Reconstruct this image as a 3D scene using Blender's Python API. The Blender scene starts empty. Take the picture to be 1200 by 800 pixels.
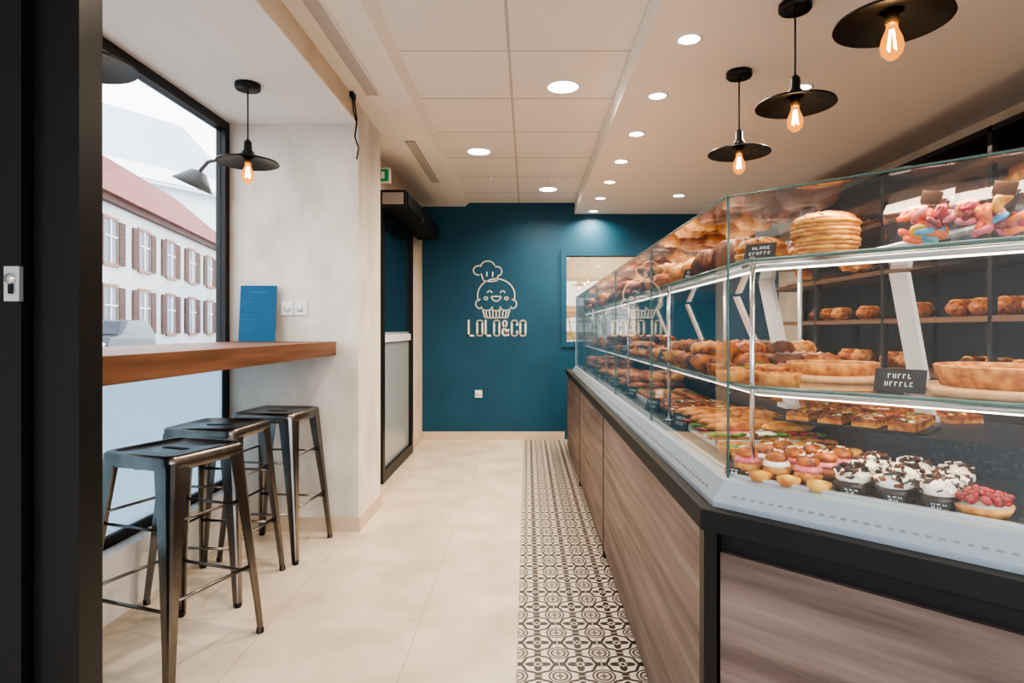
import bpy, math, random, bmesh
from mathutils import Matrix, Vector
random.seed(7)
R=random.random
def U(a,b): return a+(b-a)*random.random()
sc=bpy.context.scene
try:
    sc.view_settings.view_transform='AgX'; sc.view_settings.look='AgX - High Contrast'; sc.view_settings.exposure=-.08
except Exception: pass
F=720.0; H=1.18
# ------------------------------------------------------------------ materials
def newmat(name):
    m=bpy.data.materials.new(name); m.use_nodes=True
    nt=m.node_tree; 
    b=nt.nodes.get('Principled BSDF')
    return m,nt,b
def col4(c): return (c[0],c[1],c[2],1)
def s2l(r,g,b):
    f=lambda v:(v/255/12.92) if v/255<=0.04045 else ((v/255+0.055)/1.055)**2.4
    return (f(r),f(g),f(b))
def pbr(name,c,rough=.5,metal=0,c2=None,scale=(5,5,5),detail=4,bump=0,emit=0,ecol=None,lo=.35,hi=.65,coat=0,spec=None):
    m,nt,b=newmat(name)
    b.inputs['Base Color'].default_value=col4(c)
    b.inputs['Roughness'].default_value=rough
    b.inputs['Metallic'].default_value=metal
    if coat: b.inputs['Coat Weight'].default_value=coat
    if spec is not None: b.inputs['Specular IOR Level'].default_value=spec
    tc=nt.nodes.new('ShaderNodeTexCoord'); mp=nt.nodes.new('ShaderNodeMapping')
    mp.inputs['Scale'].default_value=scale
    nt.links.new(tc.outputs['Object'],mp.inputs['Vector'])
    n=nt.nodes.new('ShaderNodeTexNoise'); n.inputs['Scale'].default_value=1; n.inputs['Detail'].default_value=detail
    nt.links.new(mp.outputs[0],n.inputs['Vector'])
    if c2 is not None:
        r=nt.nodes.new('ShaderNodeValToRGB')
        r.color_ramp.elements[0].position=lo; r.color_ramp.elements[0].color=col4(c)
        r.color_ramp.elements[1].position=hi; r.color_ramp.elements[1].color=col4(c2)
        nt.links.new(n.outputs['Fac'],r.inputs[0]); nt.links.new(r.outputs[0],b.inputs['Base Color'])
    if bump:
        bp=nt.nodes.new('ShaderNodeBump'); bp.inputs['Strength'].default_value=bump; bp.inputs['Distance'].default_value=.01
        nt.links.new(n.outputs['Fac'],bp.inputs['Height']); nt.links.new(bp.outputs[0],b.inputs['Normal'])
    if emit:
        b.inputs['Emission Color'].default_value=col4(ecol or c); b.inputs['Emission Strength'].default_value=emit
    return m
def glassmat(name,tint=(1,1,1),f0=.04,rough=0.0,gl=(1,1,1),base=0.0):
    m,nt,b=newmat(name); nt.nodes.remove(b)
    out=nt.nodes['Material Output']
    t=nt.nodes.new('ShaderNodeBsdfTransparent'); t.inputs[0].default_value=col4(tint)
    g=nt.nodes.new('ShaderNodeBsdfGlossy'); g.inputs['Roughness'].default_value=rough; g.inputs['Color'].default_value=col4(gl)
    lw=nt.nodes.new('ShaderNodeLayerWeight'); lw.inputs['Blend'].default_value=.5
    mx=nt.nodes.new('ShaderNodeMixShader')
    p=nt.nodes.new('ShaderNodeMath'); p.operation='POWER'; p.inputs[1].default_value=5
    a=nt.nodes.new('ShaderNodeMath'); a.operation='MULTIPLY_ADD'; a.use_clamp=True; a.inputs[1].default_value=1-f0; a.inputs[2].default_value=f0
    nt.links.new(lw.outputs['Facing'],p.inputs[0]); nt.links.new(p.outputs[0],a.inputs[0]); nt.links.new(a.outputs[0],mx.inputs[0])
    nt.links.new(t.outputs[0],mx.inputs[1]); nt.links.new(g.outputs[0],mx.inputs[2])
    nt.links.new(mx.outputs[0],out.inputs['Surface'])
    return m
def emis(name,c,s,trans=0):
    m,nt,b=newmat(name); nt.nodes.remove(b); out=nt.nodes['Material Output']
    e=nt.nodes.new('ShaderNodeEmission'); e.inputs[0].default_value=col4(c); e.inputs[1].default_value=s
    if trans:
        t=nt.nodes.new('ShaderNodeBsdfTransparent'); mx=nt.nodes.new('ShaderNodeMixShader'); mx.inputs[0].default_value=trans
        nt.links.new(e.outputs[0],mx.inputs[1]); nt.links.new(t.outputs[0],mx.inputs[2]); nt.links.new(mx.outputs[0],out.inputs['Surface'])
    else: nt.links.new(e.outputs[0],out.inputs['Surface'])
    return m
# node expression helper
class NX:
    def __init__(s,nt): s.nt=nt
    def m(s,op,a,b=None,c=None):
        n=s.nt.nodes.new('ShaderNodeMath'); n.operation=op
        for i,v in enumerate([a,b,c]):
            if v is None: continue
            if isinstance(v,(int,float)): n.inputs[i].default_value=v
            else: s.nt.links.new(v,n.inputs[i])
        return n.outputs[0]
    def band(s,v,c,w):  # 1 when |v-c|<w
        return s.m('LESS_THAN',s.m('ABSOLUTE',s.m('SUBTRACT',v,c)),w)

M_blue=pbr('blue_paint',s2l(26,80,106),.55,c2=s2l(30,86,112),scale=(3,3,3),bump=.05)
M_white=pbr('white_paint',(.84,.84,.84),.7)
M_ceilw=pbr('ceiling_white',(.85,.82,.78),.8)
M_plast=pbr('linen_plaster',s2l(204,197,188),.75,c2=s2l(232,226,218),scale=(5,5,3),detail=12,bump=.2,lo=.3,hi=.7)
M_plast2=pbr('linen_plaster_warm',s2l(210,193,172),.75,c2=s2l(228,213,193),scale=(6,4,3),detail=12,bump=.2,lo=.3,hi=.7)
M_black=pbr('black_metal',(.010,.010,.011),.4)
M_blackm=pbr('black_matt',(.012,.012,.013),.6)
M_shade=pbr('black_enamel',(.008,.008,.009),.35)
M_brass=pbr('shade_inner',(.16,.10,.05),.45,metal=.6)
M_chrome=pbr('chrome',(.75,.76,.78),.18,metal=1)
M_alu=pbr('brushed_alu',(.62,.66,.70),.35,metal=.7)
M_silver=pbr('case_silver',s2l(168,180,192),.35,metal=.3)
M_steel=pbr('gunmetal',(.17,.16,.15),.28,metal=1,c2=(.32,.30,.28),scale=(7,7,3),detail=5)
M_cab=pbr('greige_oak',s2l(96,80,74),.5,c2=s2l(146,127,119),scale=(2.0,1.3,26),detail=9,bump=.12,lo=.3,hi=.7)
M_bar=pbr('bar_oak',s2l(94,62,45),.45,c2=s2l(138,98,74),scale=(22,1.5,30),detail=8,bump=.1,lo=.3,hi=.7)
M_boardw=pbr('board_wood',s2l(190,144,98),.5,c2=s2l(214,170,122),scale=(30,6,6))
M_darkdeck=pbr('dark_deck',(.010,.018,.032),.35,c2=(.04,.06,.09),scale=(160,160,160),detail=1,lo=.55,hi=.7)
M_white_pl=pbr('white_plastic',(.8,.8,.8),.35)
M_logo=pbr('logo_cream',s2l(240,230,216),.6)
M_glass=glassmat('case_glass',(.99,.996,.995),.042)
M_shelfg=glassmat('shelf_glass',(.94,.975,.97),.04)
M_edge=pbr('glass_edge',s2l(86,116,112),.2)
M_wglass=glassmat('window_glass',(.98,.99,.995),.02)
M_dark_gl=glassmat('dark_tinted_glass',(.015,.03,.06),.08)
m,nt,b=newmat('frosted_film'); nt.nodes.remove(b); out=nt.nodes['Material Output']
t1=nt.nodes.new('ShaderNodeBsdfTranslucent'); t1.inputs[0].default_value=(.62,.72,.78,1)
t2=nt.nodes.new('ShaderNodeBsdfDiffuse'); t2.inputs[0].default_value=(.66,.74,.80,1)
mx=nt.nodes.new('ShaderNodeMixShader'); mx.inputs[0].default_value=.25
nt.links.new(t1.outputs[0],mx.inputs[1]); nt.links.new(t2.outputs[0],mx.inputs[2]); nt.links.new(mx.outputs[0],out.inputs[0]); M_frost=m
M_lamp=emis('downlight_lens',(1,.93,.82),18)
M_bulb=emis('edison_bulb',(1,.34,.05),1.6,.3)
M_fil=emis('filament',(1,.62,.26),90)
M_led=emis('led_strip',(1,.90,.76),5)

# floor tiles
m,nt,b=newmat('cream_floor_tiles'); x=NX(nt)
tc=nt.nodes.new('ShaderNodeTexCoord'); sp=nt.nodes.new('ShaderNodeSeparateXYZ'); nt.links.new(tc.outputs['Object'],sp.inputs[0])
fx=x.m('FRACT',x.m('DIVIDE',x.m('ADD',sp.outputs[0],10.037),.6)); fy=x.m('FRACT',x.m('DIVIDE',x.m('ADD',sp.outputs[1],10.1),.6))
gx=x.m('MAXIMUM',x.m('LESS_THAN',fx,.006),x.m('LESS_THAN',fy,.006))
no=nt.nodes.new('ShaderNodeTexNoise'); no.inputs['Scale'].default_value=3.5; no.inputs['Detail'].default_value=9
nt.links.new(tc.outputs['Object'],no.inputs['Vector'])
r=nt.nodes.new('ShaderNodeValToRGB'); r.color_ramp.elements[0].position=.3; r.color_ramp.elements[1].position=.7
r.color_ramp.elements[0].color=col4(s2l(198,184,164)); r.color_ramp.elements[1].color=col4(s2l(224,212,194))
nt.links.new(no.outputs['Fac'],r.inputs[0])
mc=nt.nodes.new('ShaderNodeMix'); mc.data_type='RGBA'; nt.links.new(gx,mc.inputs['Factor']); nt.links.new(r.outputs[0],mc.inputs['A']); mc.inputs['B'].default_value=col4(s2l(176,160,140))
nt.links.new(mc.outputs['Result'],b.inputs['Base Color']); b.inputs['Roughness'].default_value=.33
M_floor=m
# patterned cement tiles
m,nt,b=newmat('patterned_cement_tiles'); x=NX(nt)
tc=nt.nodes.new('ShaderNodeTexCoord'); sp=nt.nodes.new('ShaderNodeSeparateXYZ'); nt.links.new(tc.outputs['Object'],sp.inputs[0])
T=.149
u=x.m('SUBTRACT',x.m('FRACT',x.m('DIVIDE',x.m('ADD',sp.outputs[0],.037+T*10),T)),.5)
v=x.m('SUBTRACT',x.m('FRACT',x.m('DIVIDE',x.m('ADD',sp.outputs[1],T*20),T)),.5)
rr=x.m('SQRT',x.m('ADD',x.m('MULTIPLY',u,u),x.m('MULTIPLY',v,v)))
th=x.m('ARCTAN2',v,u)
c4=x.m('COSINE',x.m('MULTIPLY',th,4)); c8=x.m('COSINE',x.m('MULTIPLY',th,8))
au=x.m('ABSOLUTE',u); av=x.m('ABSOLUTE',v)
cu=x.m('SUBTRACT',.5,au); cv=x.m('SUBTRACT',.5,av)
rc_=x.m('SQRT',x.m('ADD',x.m('MULTIPLY',cu,cu),x.m('MULTIPLY',cv,cv)))
thc=x.m('ARCTAN2',cv,cu); cc=x.m('COSINE',x.m('MULTIPLY',thc,4))
d=[]
d.append(x.band(rr,x.m('ADD',.37,x.m('MULTIPLY',c8,.014)),.038))
d.append(x.m('MULTIPLY',x.m('LESS_THAN',rr,x.m('ADD',.22,x.m('MULTIPLY',c4,.085))),x.m('GREATER_THAN',rr,x.m('ADD',.09,x.m('MULTIPLY',c8,.03)))))
d.append(x.m('LESS_THAN',rr,.05))
d.append(x.band(rc_,.250,.022))
d.append(x.band(rc_,.165,.026))
d.append(x.m('LESS_THAN',rc_,x.m('ADD',.080,x.m('MULTIPLY',cc,.035))))
d.append(x.m('MULTIPLY',x.band(rr,.45,.034),x.m('GREATER_THAN',c4,.7)))
acc=d[0]
for q in d[1:]: acc=x.m('MAXIMUM',acc,q)
mc=nt.nodes.new('ShaderNodeMix'); mc.data_type='RGBA'; nt.links.new(acc,mc.inputs['Factor'])
mc.inputs['A'].default_value=col4(s2l(220,210,196)); mc.inputs['B'].default_value=col4(s2l(62,52,47))
gr=x.m('GREATER_THAN',x.m('MAXIMUM',au,av),.49)
md=nt.nodes.new('ShaderNodeMix'); md.data_type='RGBA'; nt.links.new(gr,md.inputs['Factor']); nt.links.new(mc.outputs['Result'],md.inputs['A']); md.inputs['B'].default_value=col4(s2l(140,128,114))
nt.links.new(md.outputs['Result'],b.inputs['Base Color']); b.inputs['Roughness'].default_value=.35
M_patt=m
# ceiling tile grid
m,nt,b=newmat('ceiling_tiles'); x=NX(nt)
tc=nt.nodes.new('ShaderNodeTexCoord'); sp=nt.nodes.new('ShaderNodeSeparateXYZ'); nt.links.new(tc.outputs['Object'],sp.inputs[0])
fx=x.m('FRACT',x.m('DIVIDE',x.m('ADD',sp.outputs[0],6.09),.6)); fy=x.m('FRACT',x.m('DIVIDE',x.m('ADD',sp.outputs[1],5.68),.62))
g=x.m('MULTIPLY',x.band(fx,.5,.488),x.band(fy,.5,.488))
mc=nt.nodes.new('ShaderNodeMix'); mc.data_type='RGBA'; nt.links.new(g,mc.inputs['Factor']); mc.inputs['A'].default_value=(.56,.53,.50,1); mc.inputs['B'].default_value=(.84,.81,.78,1)
nt.links.new(mc.outputs['Result'],b.inputs['Base Color']); b.inputs['Roughness'].default_value=.85
M_ctile=m

# food materials
def food(n,a,b_,sc_=40,ro=.5,bu=.3,coat=0): return pbr(n,s2l(*a),ro,c2=s2l(*b_),scale=(sc_,)*3,bump=bu,coat=coat,detail=6)
F_crois=food('croissant_crust',(112,46,10),(212,124,40),45,.35,.5)
F_crois2=food('croissant_light',(170,90,26),(234,168,78),45,.4,.5)
F_bread=food('bread_crust',(150,74,24),(224,158,80),30,.6,.5)
F_dark=food('dark_crust',(58,24,8),(128,62,22),36,.45,.5)
F_gold=food('golden_pastry',(196,112,26),(242,186,86),40,.4,.45)
F_cream=food('cream',(240,232,214),(252,246,234),20,.5,.1)
F_green=food('lettuce',(40,92,18),(110,156,44),60,.6,.5)
F_pink=food('pink_icing',(214,84,108),(240,150,150),30,.35,.1,.3)
F_red=food('red_berries',(110,6,14),(196,24,34),60,.25,.2,.5)
F_choc=food('chocolate',(26,12,7),(58,28,18),40,.3,.3,.3)
F_yel=food('custard',(232,168,44),(248,204,84),18,.35,.1,.2)
F_custb=food('baked_custard',(176,84,20),(238,176,64),26,.4,.2)
F_or=food('orange_candy',(240,96,36),(250,140,60),30,.4,.1)
F_cy=food('blue_candy',(60,160,210),(110,210,220),30,.4,.1)
M_card=pbr('black_card',(.015,.015,.017),.6)
M_chalk=pbr('chalk_white',(.8,.8,.8),.8)
M_bluecard=pbr('teal_card',s2l(8,88,126),.6)

# ------------------------------------------------------------------ mesh builder
class MB:
    def __init__(s,mats): s.v=[];s.f=[];s.mi=[];s.sm=[];s.mats=mats;s.T=Matrix.Identity(4)
    def idx(s,m):
        if m not in s.mats: s.mats.append(m)
        return s.mats.index(m)
    def add(s,vs,fs,mat,smooth=False,T=None):
        o=len(s.v); t=s.T if T is None else s.T@T
        for p in vs: s.v.append(tuple(t@Vector(p)))
        k=s.idx(mat)
        for f in fs: s.f.append(tuple(i+o for i in f)); s.mi.append(k); s.sm.append(smooth)
    def box(s,x0,x1,y0,y1,z0,z1,mat,T=None):
        vs=[(x,y,z) for x in(x0,x1) for y in(y0,y1) for z in(z0,z1)]
        s.add(vs,[(0,1,3,2),(4,6,7,5),(0,4,5,1),(2,3,7,6),(0,2,6,4),(1,5,7,3)],mat,False,T)
    def prism(s,pts,z0,z1,mat,T=None,axis='z'):
        n=len(pts)
        vs=[(p[0],p[1],z0) for p in pts]+[(p[0],p[1],z1) for p in pts]
        fs=[tuple(range(n))[::-1],tuple(range(n,2*n))]+[(i,(i+1)%n,n+(i+1)%n,n+i) for i in range(n)]
        s.add(vs,fs,mat,False,T)
    def lathe(s,prof,mat,n=24,T=None,smooth=True,flute=0,nf=0,cap=True):
        vs=[];fs=[]
        for (r,z) in prof:
            for i in range(n):
                a=2*math.pi*i/n; q=r*(1+flute*math.cos(nf*a)) if nf else r
                vs.append((q*math.cos(a),q*math.sin(a),z))
        for j in range(len(prof)-1):
            for i in range(n):
                fs.append((j*n+i,j*n+(i+1)%n,(j+1)*n+(i+1)%n,(j+1)*n+i))
        if cap:
            if prof[0][0]>1e-4: fs.append(tuple(range(n))[::-1])
            if prof[-1][0]>1e-4: fs.append(tuple((len(prof)-1)*n+i for i in range(n)))
        s.add(vs,fs,mat,smooth,T)
    def ell(s,c,r,mat,n=12,k=8,T=None,rot=0):
        prof=[(max(1e-5,math.sin(math.pi*j/k)),-math.cos(math.pi*j/k)) for j in range(k+1)]
        t=Matrix.Translation(c)@Matrix.Rotation(rot,4,'Z')@Matrix.Diagonal((r[0],r[1],r[2],1))
        s.lathe(prof,mat,n,(T@t) if T is not None else t,True,cap=False)
    def tube(s,path,rad,mat,n=8,T=None,smooth=True,flat=1.0,closed=False):
        P=[Vector(p) for p in path]; L=len(P)
        if not isinstance(rad,(list,tuple)): rad=[rad]*L
        vs=[];fs=[]
        up=Vector((0,0,1))
        for i in range(L):
            if closed: d=P[(i+1)%L]-P[i-1]
            else: d=P[min(i+1,L-1)]-P[max(i-1,0)]
            if d.length<1e-9: d=Vector((0,0,1))
            d.normalize()
            ref=up if abs(d.z)<.95 else Vector((0,1,0))
            a=d.cross(ref).normalized(); b_=a.cross(d).normalized()
            for j in range(n):
                t=2*math.pi*j/n
                vs.append(tuple(P[i]+(a*math.cos(t)+b_*math.sin(t)*flat)*rad[i]))
        R_=L if closed else L-1
        for i in range(R_):
            k=(i+1)%L
            for j in range(n): fs.append((i*n+j,i*n+(j+1)%n,k*n+(j+1)%n,k*n+j))
        if not closed:
            fs.append(tuple(range(n))[::-1]); fs.append(tuple((L-1)*n+j for j in range(n)))
        s.add(vs,fs,mat,smooth,T)
    def fin(s,name,center=True,parent=None,bevel=0):
        me=bpy.data.meshes.new(name)
        c=Vector((0,0,0))
        if center and s.v:
            xs=[p[0] for p in s.v];ys=[p[1] for p in s.v];zs=[p[2] for p in s.v]
            c=Vector(((min(xs)+max(xs))/2,(min(ys)+max(ys))/2,min(zs)))
        me.from_pydata([tuple(Vector(p)-c) for p in s.v],[],s.f)
        for m in s.mats: me.materials.append(m)
        me.polygons.foreach_set('material_index',s.mi); me.polygons.foreach_set('use_smooth',s.sm)
        bm=bmesh.new(); bm.from_mesh(me); bmesh.ops.recalc_face_normals(bm,faces=bm.faces); bm.to_mesh(me); bm.free()
        ob=bpy.data.objects.new(name,me); sc.collection.objects.link(ob); ob.location=c
        if parent: ob.parent=parent
        if bevel:
            md=ob.modifiers.new('b','BEVEL'); md.width=bevel; md.segments=2; md.limit_method='ANGLE'
        return ob
def TR(x,y,z,rz=0,s=1,rx=0,ry=0):
    return Matrix.Translation((x,y,z))@Matrix.Rotation(rz,4,'Z')@Matrix.Rotation(rx,4,'X')@Matrix.Rotation(ry,4,'Y')@Matrix.Scale(s,4)

# ------------------------------------------------------------------ room shell
YB=6.6; YF=-1.5; XL=-1.75; XR=2.7; PX=-.99; DX=-1.13; PY0=3.6; PY1=4.14
b=MB([]); b.box(-1.80,XR+.1,YF,YB+.12,-.1,0,M_floor); b.fin('floor',False)
b=MB([]); b.box(-.037,.41,YF,YB-.012,.0005,.004,M_patt); b.fin('patterned_tile_strip_floor',False)
hx0,hx1,hz0,hz1=.42,1.20,1.05,1.97
b=MB([])
b.box(-1.3,hx0,YB,YB+.12,0,2.7,M_blue); b.box(hx1,XR+.1,YB,YB+.12,0,2.7,M_blue)
b.box(hx0,hx1,YB,YB+.12,0,hz0,M_blue); b.box(hx0,hx1,YB,YB+.12,hz1,2.7,M_blue); b.fin('wall_back',False)
M_hatch=pbr('hatch_room_cream',s2l(224,204,178),.7)
b=MB([]); b.box(.0,1.9,YB+1.1,YB+1.15,.6,2.4,M_hatch); b.box(-.05,0,YB+.12,YB+1.15,.6,2.4,M_hatch); b.box(1.9,1.95,YB+.12,YB+1.15,.6,2.4,M_hatch)
b.box(-.05,1.95,YB+.12,YB+1.15,2.4,2.45,M_hatch); b.box(-.05,1.95,YB+.12,YB+1.15,.55,.6,M_hatch)
b.fin('wall_kitchen',False)
b=MB([])
w=.06
b.box(hx0-w,hx0,YB-.02,YB,hz0-w,hz1+w,M_blue); b.box(hx1,hx1+w,YB-.02,YB,hz0-w,hz1+w,M_blue)
b.box(hx0,hx1,YB-.02,YB,hz1,hz1+w,M_blue); b.box(hx0,hx1,YB-.02,YB,hz0-w,hz0,M_blue)
M_hglass=glassmat('hatch_glass',(.95,.97,.97),.12)
b.box(hx0,hx1,YB+.03,YB+.036,hz0,hz1,M_hglass); b.fin('window_2',False)
DY0,DY1,DZ=4.68,5.92,2.10
b=MB([]); b.box(DX-.12,DX,PY1,DY0,0,2.7,M_plast2); b.fin('wall_left_near',False)
b=MB([]); b.box(DX-.12,DX,DY1,YB,0,2.7,M_plast2); b.fin('wall_left_far',False)
b=MB([]); b.box(DX-.12,DX,DY0,DY1,DZ,2.7,M_plast2); b.fin('wall_left_lintel',False)
b=MB([]); b.box(-1.80,PX,PY0,PY1,0,2.7,M_plast); b.fin('wall_pillar',False)
b=MB([]); b.box(-1.82,-1.68,1.5,PY0,0,.27,M_white); b.box(-1.80,XL,YF,1.45,0,2.7,M_white); b.fin('wall_window_side',False)
b=MB([]); b.box(XR,XR+.1,YF,YB+.12,0,2.7,M_plast2); b.fin('wall_right',False)
b=MB([])
b.box(-.70,.53,YF,YB,2.54,2.6,M_ctile); b.fin('ceiling',False)
b=MB([]); b.box(-1.84,PX,YF,PY0,2.385,2.7,M_white)
b.fin('ceiling_window_nook',False)
b=MB([]); b.box(PX-.004,PX+.004,YF,PY0,2.383,2.505,M_plast2); b.fin('trim_beam',False)
b=MB([]); b.box(-.99,-.67,YF,PY1,2.50,2.7,M_ceilw); b.box(-1.3,-.67,PY1,YB,2.50,2.7,M_ceilw)
b.prism([(-.67,2.50),(-.67,2.545),(-.62,2.545)],0,1,M_ceilw,T=Matrix.Translation((0,YB,0))@Matrix.Rotation(math.radians(90),4,'X')@Matrix.Scale(YB-YF,4,(0,0,1)))
b.fin('ceiling_soffit_left',False)
b=MB([]); b.box(.505,XR+.1,YF,YB,2.42,2.7,M_ceilw); b.fin('ceiling_bulkhead_right',False)
M_base=pbr('beige_skirting',s2l(208,190,168),.5)
b=MB([]); b.box(-1.13,.40,YB-.012,YB,0,.085,M_base); b.box(1.2,XR,YB-.012,YB,0,.085,M_base); b.fin('baseboard_back',False)
b=MB([]); b.box(-1.68,PX+.012,PY0-.012,PY0,0,.085,M_base); b.box(PX,PX+.012,PY0,PY1,0,.085,M_base); b.box(DX,DX+.012,DY1+.05,YB-.012,0,.085,M_base); b.fin('baseboard_left',False)
M_slot=pbr('vent_grey',(.33,.31,.29),.6)
b=MB([])
b.box(-.86,-.79,4.3,5.5,2.494,2.50,M_slot); 
for i in range(4): b.box(-.86+.004+i*.018,-.86+.010+i*.018,4.3,5.5,2.490,2.496,M_ceilw)
b.fin('linear_air_vent')
M_slot2=pbr('recess_track_grey',(.52,.49,.46),.6)
b=MB([])
b.box(-.90,-.83,1.2,3.45,2.494,2.50,M_slot2); b.box(-.905,-.90,1.19,3.46,2.490,2.50,M_ceilw); b.box(-.83,-.825,1.19,3.46,2.490,2.50,M_ceilw)
b.fin('ceiling_access_track')

# ------------------------------------------------------------------ shop window
b=MB([])
wy0,wy1,wz0,wz1=1.53,PY0,.27,2.385
fx0,fx1=-1.80,-1.745
b.box(fx0,fx1,wy1-.05,wy1,wz0,wz1,M_black); b.box(fx0,fx1,wy0,wy0+.05,wz0,wz1,M_black)
b.box(fx0,fx1,wy0+.05,wy1-.05,wz1-.05,wz1,M_black); b.box(fx0,fx1,wy0+.05,wy1-.05,wz0,wz0+.045,M_black)
b.box(-1.775,-1.769,wy0+.05,wy1-.05,wz0+.045,wz1-.05,M_wglass)
b.box(-1.766,-1.764,wy0+.05,wy1-.05,wz0+.045,1.03,M_frost)
b.fin('window_1',False)

b=MB([]); b.box(-1.742,-1.12,1.60,PY0-.002,1.03,1.11,M_bar)
b.fin('bar_counter_shelf',bevel=.002)
b=MB([]); Tm=TR(-1.56,3.54,1.111,0,1,math.radians(-6))
b.box(-.105,.105,-.004,0,0,.325,M_bluecard,Tm)
M_txt=pbr('menu_text',s2l(46,112,142),.7)
b.box(-.05,.05,-.0055,-.004,.28,.290,M_txt,Tm)
for i in range(9):
    z=.25-i*.025; w=U(.03,.065); b.box(-.08,-.08+w*1.7,-.0055,-.004,z,z+.004,M_txt,Tm); b.box(.06,.08,-.0055,-.004,z,z+.004,M_txt,Tm)
b.fin('menu_card')
def outlet(name,x,y,z,n,axis='y'):
    b=MB([])
    for k in range(n):
        T=TR(x+k*.072-(n-1)*.036,y,z)
        b.box(-.038,.038,-.01,0,-.04,.04,M_white_pl,T)
        b.tube([(0,-.0101,0),(0,-.0125,0)],.024,M_white_pl,16,T)
        for sx in(-.01,.01): b.tube([(sx,-.0126,0),(sx,-.0132,0)],.003,M_blackm,8,T)
    b.fin(name)
outlet('wall_outlet',-1.365,PY0,1.305,2); outlet('wall_outlet',-.523,YB,.49,1)

# ------------------------------------------------------------------ sliding door left wall
b=MB([])
x0,x1=DX-.05,DX+.03
b.box(x0,x1,DY0,DY0+.07,0,DZ,M_black); b.box(x0,x1,DY1-.07,DY1,0,DZ,M_black); b.box(x0,x1,DY0+.07,DY1-.07,0,.09,M_black); b.box(x0,x1,DY0+.07,DY1-.07,DZ-.06,DZ,M_black)
M_dtop=pbr('door_glass_dark',s2l(30,58,78),.08,spec=.8); M_dlow=pbr('door_glass_painted_reflection',s2l(160,166,168),.25)  # pale lower tone is the bright reflection painted into the door glass
b.box(DX-.01,DX,DY0+.07,DY1-.07,1.16,DZ-.06,M_dtop); b.box(DX-.01,DX,DY0+.07,DY1-.07,.09,1.16,M_dlow)
b.box(DX,DX+.02,DY0+.07,DY1-.07,1.08,1.14,M_white_pl)
b.fin('door_1',False)
b=MB([]); b.box(DX,-.92,4.66,6.35,2.105,2.24,M_blackm); b.box(-.92,-.905,4.68,6.33,2.12,2.225,M_black)
b.box(DX+.03,-.94,4.655,4.66,2.13,2.22,M_slot)
b.box(-.905,-.885,5.2,5.34,2.08,2.13,M_blackm)
b.fin('sliding_door_operator',bevel=.004)
M_green=pbr('exit_green',(.02,.22,.09),.5,emit=.25)
b=MB([]); b.box(-1.13,-1.02,4.56,4.60,2.27,2.38,M_white_pl); b.box(-1.12,-1.03,4.555,4.561,2.28,2.37,M_green)
b.box(-1.085,-1.06,4.553,4.556,2.30,2.35,M_white_pl); b.fin('exit_sign')
b=MB([]); pts=[(-.975,3.42,2.49),(-.97,3.43,2.40),(-.955,3.44,2.33),(-.968,3.45,2.26),(-.95,3.46,2.20),(-.965,3.47,2.14)]
b.tube(pts,.004,M_blackm,6); b.tube([(-.975,3.45,2.49),(-.96,3.46,2.36),(-.972,3.46,2.27),(-.96,3.47,2.22)],.004,M_blackm,6)
b.box(-.985,-.965,3.40,3.46,2.47,2.50,M_blackm); b.fin('hanging_cable')

# ------------------------------------------------------------------ entrance door (foreground left)
b=MB([])
b.box(-1.165,-1.058,1.45,1.53,0,2.38,M_black)
b.fin('trim_entrance_post',False)
b=MB([])
b.box(-1.255,-1.170,1.42,1.47,0.01,2.38,M_black)
b.box(-1.735,-1.255,1.42,1.47,0.01,.11,M_black); b.box(-1.735,-1.255,1.42,1.47,2.28,2.38,M_black); b.box(-1.745,-1.70,1.42,1.47,.01,2.38,M_black)
b.box(-1.70,-1.255,1.44,1.446,.11,2.28,M_dark_gl)
b.box(-1.200,-1.165,1.408,1.42,1.245,1.325,M_alu); b.tube([(-1.182,1.408,1.297),(-1.182,1.400,1.297)],.012,M_chrome,14)
b.box(-1.186,-1.178,1.402,1.408,1.262,1.284,M_blackm)
for k in range(6):
    xx=-1.68+k*.075
    for s_ in(-1,1):
        b.tube([(xx,1.438,1.12-s_*.04),(xx+.075,1.438,1.12+s_*.04)],.004,M_white_pl,4)
b.box(-1.70,-1.255,1.436,1.4395,1.16,1.166,M_white_pl); b.box(-1.70,-1.255,1.436,1.4395,1.074,1.08,M_white_pl)
b.fin('door_2',False)

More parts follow.
